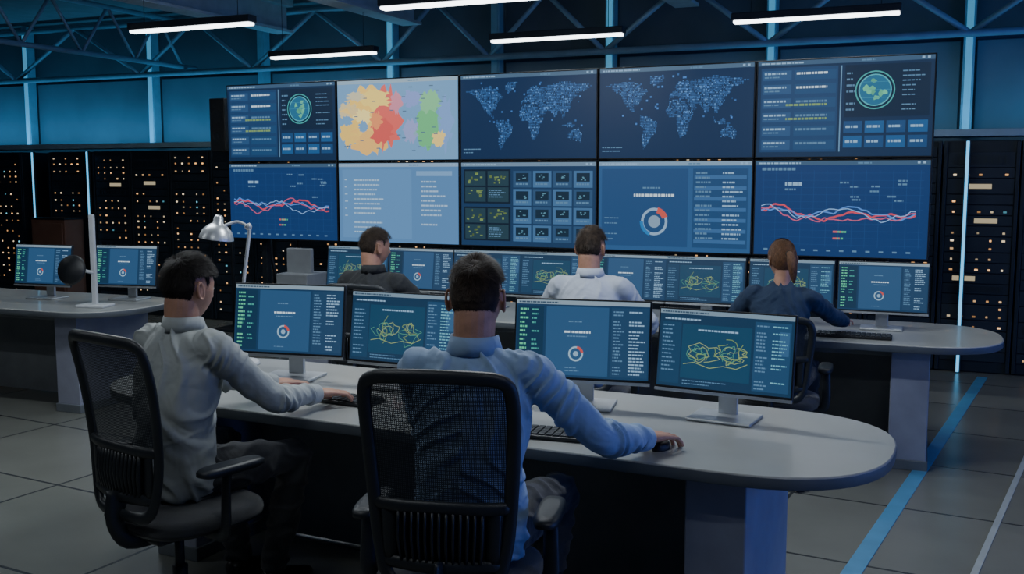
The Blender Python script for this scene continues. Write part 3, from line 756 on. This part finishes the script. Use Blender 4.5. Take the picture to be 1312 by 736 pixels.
# ---------------- video wall ----------------
vw0,vw1,vz0,vz1,vn=-7.02,-0.15,1.03,2.64,8.62
cw=(vw1-vw0)/5; rh=(vz1-vz0)/2
VC=RM@Matrix.Translation(((vw0+vw1)/2,vn,0))@Matrix.Rotation(math.radians(-1.2),4,'Z')
conts=[[scr_dash(1),scr_map(2),scr_world(3),scr_world(4),scr_dash(5)],[scr_chart(6),scr_doc(7),scr_thumbs(8),scr_gauge(9),scr_chart(10)]]
for row in range(2):
    for col in range(5):
        mb=MB(); w=cw-0.008; h=rh-0.010
        mb.box((0,0.032,0),(w,0.06,h),M_black,0.004); mb.box((0,0.09,0),(w*0.6,0.06,h*0.6),M_black,0.01)
        conts[row][col].draw(mb,w-0.024,h-0.024,Matrix.Translation((0,-0.0005,0)))
        mb.obj("video_wall_display",VC@Matrix.Translation((cw*(col-2),0,vz1-rh*(row+0.5))))
mb=MB()
for k in (-2.25,-1.5,-0.5,0.5,1.5,2.25):
    u=cw*k
    mb.box((u,0.16,1.31),(0.07,0.07,2.62),M_dark,0.004); mb.box((u,0.33,0.02),(0.08,0.5,0.04),M_dark,0.004); mb.tube([(u,0.16,1.1,0.02),(u,0.5,0.03,0.02)],M_dark,k=1)
for z in (1.15,1.75,1.95,2.5): mb.box((0,0.145,z),(vw1-vw0-0.1,0.05,0.06),M_dark,0.004)
mb.obj("video_wall_frame",VC)
mb=MB(); mb.box((0,0.12,0),(0.20,0.22,0.56),M_black,0.01); mb.lathe([(0.0,0.0),(0.03,0.004),(0.07,-0.012),(0.078,0.0)],M_dark,Matrix.Translation((0,0.005,0.1))@Matrix.Rotation(math.pi/2,4,'X')); mb.lathe([(0.0,0.0),(0.02,0.004),(0.05,-0.01),(0.055,0.0)],M_dark,Matrix.Translation((0,0.005,-0.12))@Matrix.Rotation(math.pi/2,4,'X'))
mb.cyl((0,0.2,-0.28),(0,0.2,-2.22),0.02,M_dark); mb.box((0,0.2,-2.22),(0.35,0.35,0.03),M_dark,0.005)
mb.obj("loudspeaker",RM@Matrix.Translation((-7.22,vn+0.15,2.235)))

# ---------------- desks ----------------
def desk(name,L,n1,deg,loc,endr=0.5,ped=(0.35,),panel_y=0.4,z=0.75):
    mb=MB(); c=n1/2
    def end(xc,sgn):
        P=[]
        for i in range(25):
            a=-math.pi/2+math.pi*i/24; ca=math.cos(a); sa=math.sin(a); e=0.8
            P.append((xc+sgn*endr*(abs(ca)**e),c+c*(abs(sa)**e)*(1 if sa>=0 else -1)))
        return P
    P=end(-endr,1)
    Q=end(-L+endr,-1); P=P+Q[::-1]
    def lay(P,k,zz):
        return [(x+((-k) if x>-L/2 else k),y+(k if y<c else -k),zz) for x,y in P]
    mb.stack([lay(P,0.006,z-0.045),lay(P,0,z-0.040),lay(P,0,z-0.006)],M_deskedge)
    mb.stack([lay(P,0,z-0.0062),lay(P,0.0015,z-0.002),lay(P,0.005,z)],M_desk)
    mb.box((-L/2,panel_y+0.2,z/2-0.02),(L-1.0,0.025,z-0.06),M_panel,0.004)
    mb.box((-L/2,panel_y-0.05,z-0.085),(L-0.9,0.08,0.07),M_panel,0.006)
    for xx in ped:
        mb.box((-xx,0.13+(n1-0.26)/2,(z-0.05)/2),(0.21,n1-0.26,z-0.05),M_ped,0.006)
        mb.box((-xx,0.13+(n1-0.26)/2,0.03),(0.23,n1-0.24,0.06),M_deskedge,0.004)
    return mb.obj(name,Matrix.Translation(loc)@Matrix.Rotation(math.radians(-deg),4,'Z'))
def UN(u,n,deg):
    t=math.radians(deg); return V((u*math.cos(t)+n*math.sin(t),-u*math.sin(t)+n*math.cos(t),0))
desk("control_desk",3.45,1.0,26,UN(-0.31,3.155,26),0.52,(0.53,2.95),z=0.75)
desk("control_desk",5.0,1.0,22,UN(0.47,6.05,22),0.52,(0.5,2.5,4.5))
desk("control_desk",4.5,0.98,22,UN(-5.2,5.33,22),0.5,(0.45,4.0))

# ---------------- monitors ----------------
def monitor_mesh(s,nm):
    mb=MB(); W,H=0.535,0.325; zc=0.26; R=Matrix.Translation((0,0,zc))@Matrix.Rotation(math.radians(-8),4,'X')
    vs,fs=bevbox(W,0.022,H,0.004); mb.add(vs,fs,M_black,R@Matrix.Translation((0,0.011,0)))
    vs,fs=bevbox(W*0.6,0.03,H*0.6,0.01); mb.add(vs,fs,M_black,R@Matrix.Translation((0,0.035,0)))
    vs,fs=bevbox(W,0.004,0.012,0.001); mb.add(vs,fs,M_silver,R@Matrix.Translation((0,-0.001,-H/2+0.006)))
    s.draw(mb,W-0.014,H-0.028,R@Matrix.Translation((0,-0.0008,0.007)))
    mb.box((0,0.075,0.13),(0.075,0.02,0.24),M_silver,0.004); mb.box((0,0.055,0.25),(0.06,0.04,0.05),M_silver,0.004)
    mb.box((0,0.03,0.007),(0.25,0.19,0.013),M_silver,0.005)
    return mb.mesh(nm)
MA=monitor_mesh(scr_monA(21),"computer_monitor"); MBm=monitor_mesh(scr_monB(22),"computer_monitor"); MA2=monitor_mesh(scr_monA(25),"computer_monitor"); MB2=monitor_mesh(scr_monB(28),"computer_monitor")
for me,x,y,d,k in ((MA,-1.045,4.69,15,1.06),(MBm,-0.485,4.455,24,1.03),(MA2,0.284,4.10,14,1.06),(MB2,0.818,3.87,29,1.02)):
    place(me,"computer_monitor",XF(x,y,0.75,d)@Matrix.Scale(k,4))
for me,u in ((MA,-0.21),(MB2,-0.76),(MBm,-1.31),(MA2,-1.83),(MB2,-2.35),(MBm,-2.87),(MA,-3.40),(MBm,-3.93)):
    p=UN(u,6.62,22); place(me,"computer_monitor",XF(p.x,p.y,0.75,22))
for me,x,y,d in ((MA,-2.95,7.72,14),(MA2,-3.62,7.80,18),(MBm,-4.3,8.05,22)):
    place(me,"computer_monitor",XF(x,y,0.75,d))

mb=MB(); mb.box((0,0,0.009),(0.43,0.14,0.016),M_black,0.004)
for r in range(5):
    for i in range(15): mb.box((-0.196+i*0.028,0.05-r*0.0255,0.019),(0.023,0.021,0.008),M_key,0.0015)
ME_kb=mb.mesh("keyboard")
mb=MB(); 
def ell(k,z,a=0.031,b=0.055): return [(a*k*math.cos(t*math.pi/12),b*k*math.sin(t*math.pi/12),z) for t in range(24)]
mb.stack([ell(0.95,0.0),ell(1,0.008),ell(0.95,0.022),ell(0.78,0.031),ell(0.45,0.036),ell(0.1,0.037)],M_black); mb.cyl((-0.004,0.028,0.033),(0.004,0.028,0.033),0.008,M_dark)
ME_ms=mb.mesh("computer_mouse")
for x,y,d in ((-0.755,4.235,28),(0.07,3.66,18)): place(ME_kb,"keyboard",XF(x,y,0.75,d))
for u in (-0.35,-2.0,-3.6): 
    p=UN(u,6.25,22); place(ME_kb,"keyboard",XF(p.x,p.y,0.75,22))
place(ME_ms,"computer_mouse",XF(0.52,3.455,0.75,40)@Matrix.Scale(0.85,4))

# desk lamps
mb=MB()
mb.lathe([(0,0.022),(0.085,0.02),(0.095,0.008),(0.095,0.0),(0,0)],M_white)
mb.tube([(0,0,0.02,0.010),(0.01,0,0.3,0.009),(0.06,0.0,0.67,0.009),(0.055,0,0.70,0.009)],M_white)
mb.tube([(0.055,0,0.695,0.007),(-0.0,-0.0,0.72,0.007),(-0.09,-0.02,0.69,0.007)],M_white)
mb.cyl((0.055,-0.015,0.695),(0.055,0.015,0.695),0.016,M_silver)
Mh=Matrix.Translation((-0.10,-0.02,0.635))@Matrix.Rotation(math.radians(8),4,'Y')
mb.lathe([(0.085,0.0),(0.083,0.012),(0.070,0.045),(0.045,0.07),(0.026,0.08),(0.022,0.11),(0.015,0.12),(0,0.122)],M_silver,Mh)
mb.lathe([(0.083,0.001),(0.066,0.043),(0.04,0.064),(0.0,0.07)],M_white,Mh)
mb.obj("desk_lamp",XF(-1.37,5.06,0.75,0))
mb=MB()
mb.box((0,0,0.01),(0.22,0.16,0.02),M_white,0.006); mb.box((0,0.0,0.34),(0.038,0.03,0.66),M_white,0.006)
mb.tube([(0,-0.01,0.25,0.012),(-0.08,-0.03,0.27,0.012)],M_white)
mb.lathe([(0.0,-0.02),(0.10,-0.02),(0.112,0.0),(0.10,0.02),(0.0,0.02)],M_black,Matrix.Translation((-0.15,-0.04,0.27))@Matrix.Rotation(math.radians(75),4,'X'))
mb.obj("desk_lamp",XF(-3.03,7.32,0.75,10))
mb=MB(); mb.box((0,0,0.5),(0.38,0.4,1.0),M_panel,0.01); mb.box((0,-0.03,1.12),(0.30,0.06,0.28),M_panel,0.01); mb.box((0,-0.205,0.75),(0.30,0.01,0.2),M_slot,0.003); mb.box((0,-0.205,0.35),(0.30,0.01,0.5),M_deskedge,0.003)
mb.obj("equipment_cabinet",XF(-1.87,9.0,0,22)@Matrix.Scale(0.84,4))

# ---------------- chairs ----------------
def chair_mesh(top=1.15):
    mb=MB()
    for i in range(5):
        a=math.radians(90+72*i); dx,dy=math.cos(a),math.sin(a)
        mb.tube([(0.02*dx,0.02*dy,0.115,0.03,0.022),(0.15*dx,0.15*dy,0.10,0.024,0.016),(0.30*dx,0.30*dy,0.078,0.018,0.012)],M_chairf,seg=10)
        cx,cy=0.30*dx,0.30*dy; mb.cyl((cx,cy,0.05),(cx,cy,0.078),0.009,M_dark)
        px,py=-dy,dx
        for s in (-1,1): mb.cyl((cx+px*0.008*s,cy+py*0.008*s,0.029),(cx+px*0.026*s,cy+py*0.026*s,0.029),0.028,M_black,seg=16)
        mb.box((cx,cy,0.045),(0.03,0.03,0.03),M_black,0.006,rz=a)
    mb.cyl((0,0,0.09),(0,0,0.26),0.028,M_chairf); mb.cyl((0,0,0.24),(0,0,0.41),0.018,M_dark)
    mb.box((0,-0.02,0.415),(0.2,0.26,0.05),M_chairf,0.012)
    def so(k,z,yo=0.0): 
        P=[]
        for t in range(32):
            a=t*math.pi/16; c,s=math.cos(a),math.sin(a); e=0.6
            P.append((0.25*k*abs(c)**e*(1 if c>=0 else -1),0.03+yo+0.245*k*abs(s)**e*(1 if s>=0 else -1),z))
        return P
    mb.stack([so(0.86,0.432),so(0.97,0.44),so(1.0,0.452)],M_chairf); mb.stack([so(0.99,0.452),so(1.01,0.468),so(0.98,0.488),so(0.9,0.499),so(0.6,0.502)],M_chairs)
    def by(x,z): return -0.235-(z-0.5)*0.10+0.035*(x/0.22)**2+0.03*math.sin(max(0,min(1,(z-0.5)/0.65))*math.pi)
    zt=top; zb=0.54; zm=0.76
    out=[(-0.155,zb),(-0.185,0.63),(-0.200,0.76),(-0.212,(0.76+zt)/2),(-0.212,zt-0.06),(-0.185,zt-0.012),(-0.09,zt),(0.09,zt),(0.185,zt-0.012),(0.212,zt-0.06),(0.212,(0.76+zt)/2),(0.200,0.76),(0.185,0.63),(0.155,zb),(0.08,zb-0.02),(-0.08,zb-0.02)]
    mb.tube([(x,by(x,z),z,0.021,0.014) for x,z in out],M_chairf,k=4,seg=10,ref=(0,1,0),closed=True)
    vs=[];fs=[];nx,nz=16,24
    for j in range(nz+1):
        z=zm+(zt-0.005-zm)*j/nz
        hw=0.20+0.012*min(1,(z-zm)/0.2)
        if z>zt-0.06: hw=0.212-0.04*((z-(zt-0.06))/0.06)**2
        for i in range(nx+1):
            x=-hw+2*hw*i/nx; vs.append((x,by(x,z),z))
    for j in range(nz):
        for i in range(nx): a=j*(nx+1)+i; fs.append((a,a+1,a+nx+2,a+nx+1))
    mb.add(vs,fs,M_mesh,None,True)
    mb.tube([(-0.195,by(-0.19,zm),zm,0.02,0.012),(-0.1,by(-0.1,zm)-0.005,zm,0.02,0.012),(0.1,by(0.1,zm)-0.005,zm,0.02,0.012),(0.195,by(0.19,zm),zm,0.02,0.012)],M_chairf,seg=10,ref=(0,1,0))
    vs=[];fs=[]
    for j in range(5):
        z=0.59+(zm-0.59)*j/4
        for i in range(9): x=-0.165+0.33*i/8; vs.append((x,by(x,z)+0.006,z))
    for j in range(4):
        for i in range(8): a=j*9+i; fs.append((a,a+1,a+10,a+9))
    mb.add(vs,fs,M_black,None,True)
    for i in range(13):
        x=-0.123+i*0.0205; mb.tube([(x,by(x,zm)-0.004,zm-0.015,0.0055,0.010),(x,by(x,0.67)-0.014,0.67,0.0055,0.012),(x*0.94,by(x,0.60)-0.004,0.60,0.0055,0.010)],M_chairf,k=2,seg=6,ref=(0,1,0))
    mb.tube([(-0.17,by(-0.17,0.59),0.59,0.020,0.012),(0.0,by(0,0.59)-0.005,0.585,0.022,0.012),(0.17,by(0.17,0.59),0.59,0.020,0.012)],M_chairf,seg=10,ref=(0,1,0))
    for s in (-1,1):
        mb.tube([(s*0.155,by(0.16,zm)-0.002,zm,0.024,0.009),(s*0.15,by(0.16,0.6)-0.002,0.60,0.024,0.009)],M_chairf,seg=8,ref=(0,1,0))
    mb.tube([(0,-0.08,0.41,0.04,0.016),(0,-0.20,0.42,0.038,0.016),(0,-0.255,0.50,0.034,0.014),(0,-0.235,0.60,0.05,0.012)],M_chairf,seg=12)
    for s in (-1,1):
        mb.tube([(s*0.16,0.0,0.425,0.025,0.012),(s*0.26,0.0,0.43,0.025,0.013),(s*0.288,-0.005,0.48,0.026,0.013),(s*0.288,0.0,0.60,0.024,0.012),(s*0.284,0.01,0.665,0.024,0.012)],M_chairf,seg=10)
        def ap(k,z): return [(s*0.280+0.042*k*abs(math.cos(t*math.pi/12))**0.6*(1 if math.cos(t*math.pi/12)>=0 else -1),0.03+0.135*k*abs(math.sin(t*math.pi/12))**0.6*(1 if math.sin(t*math.pi/12)>=0 else -1),z) for t in range(24)]
        mb.stack([ap(0.85,0.660),ap(1,0.667),ap(1,0.682),ap(0.9,0.690),ap(0.6,0.692)],M_chairf)
    return mb.mesh("office_chair")
CH=chair_mesh(); CHL=chair_mesh(0.99); CHM=chair_mesh(1.08)
def chair_at(hip,yaw,back=0.04,me=None,dx=0.0,k=1.0):
    y=math.radians(yaw); place(me or CH,"office_chair",XF(hip[0]-math.sin(y)*back+math.cos(y)*dx,hip[1]-math.cos(y)*back-math.sin(y)*dx,0,yaw)@Matrix.Scale(k,4))
chair_at(HP2,10,0.06,dx=-0.025)
chair_at(HP1,37,0.06,dx=0.09)
chair_at(BACK[0][1],20,0.06,CHM,0.05,0.955); chair_at(BACK[1][1],15,0.06,CHL,0,0.99); chair_at(BACK[2][1],20,0.06,CHL,0,0.945)

def tape(name,p0,p1,w,m):
    d=V((p1[0]-p0[0],p1[1]-p0[1],0)); mb=MB(); mb.box((0,0,0.002),(w,d.length,0.004),m,0.001)
    c=((p0[0]+p1[0])/2,(p0[1]+p1[1])/2,0); mb.obj(name,Matrix.Translation(c)@Matrix.Rotation(-math.atan2(d.x,d.y),4,'Z'))
tape("floor_tape_line",(0.6,2.75),(3.98,8.45),0.08,M_tape_b)
tape("floor_tape_line",(0.8,2.30),(3.9,7.25),0.03,M_tape_w)

# ---------------- lighting ----------------
def rl(name,u,n,z,e,c,sx,sy,rx,rz=0):
    p=RM@V((u,n,z)); return light(name,p,e,c,sx,sy,(math.radians(rx),0,math.radians(-TH+rz)))
rl("wall_wash_led",-9.5,10.1,2.12,30,(0.12,0.50,0.92),8.0,0.08,155)
rl("wall_wash_led",1.8,10.1,2.12,13,(0.12,0.50,0.92),8.0,0.08,155)
for n in (2.0,4.5,7.0):  # unseen glowing columns and lamps, added to throw blue onto the desk pedestal
    mb=MB(); mb.box((0,0,1.4),(0.04,0.12,2.6),M_fix,0.005); mb.box((-0.025,0,1.4),(0.02,0.08,2.5),M_cyan,0.004); mb.obj("added_blue_column",RM@Matrix.Translation((5.97,n,0)))
    L=rl("added_blue_fill",5.9,n,1.4,50,(0.12,0.22,1.0),0.3,2.4,90,90)
w=bpy.data.worlds.new("World"); SC.world=w; w.use_nodes=True
w.node_tree.nodes["Background"].inputs[0].default_value=(0.02,0.06,0.10,1); w.node_tree.nodes["Background"].inputs[1].default_value=0.6
cd=bpy.data.cameras.new("Camera"); cd.lens=35.67; cd.sensor_width=36; cd.clip_end=100
co=bpy.data.objects.new("Camera",cd); SC.collection.objects.link(co); co.location=(0,0,1.7); co.rotation_euler=(math.radians(90-6.28),0,0)
SC.camera=co
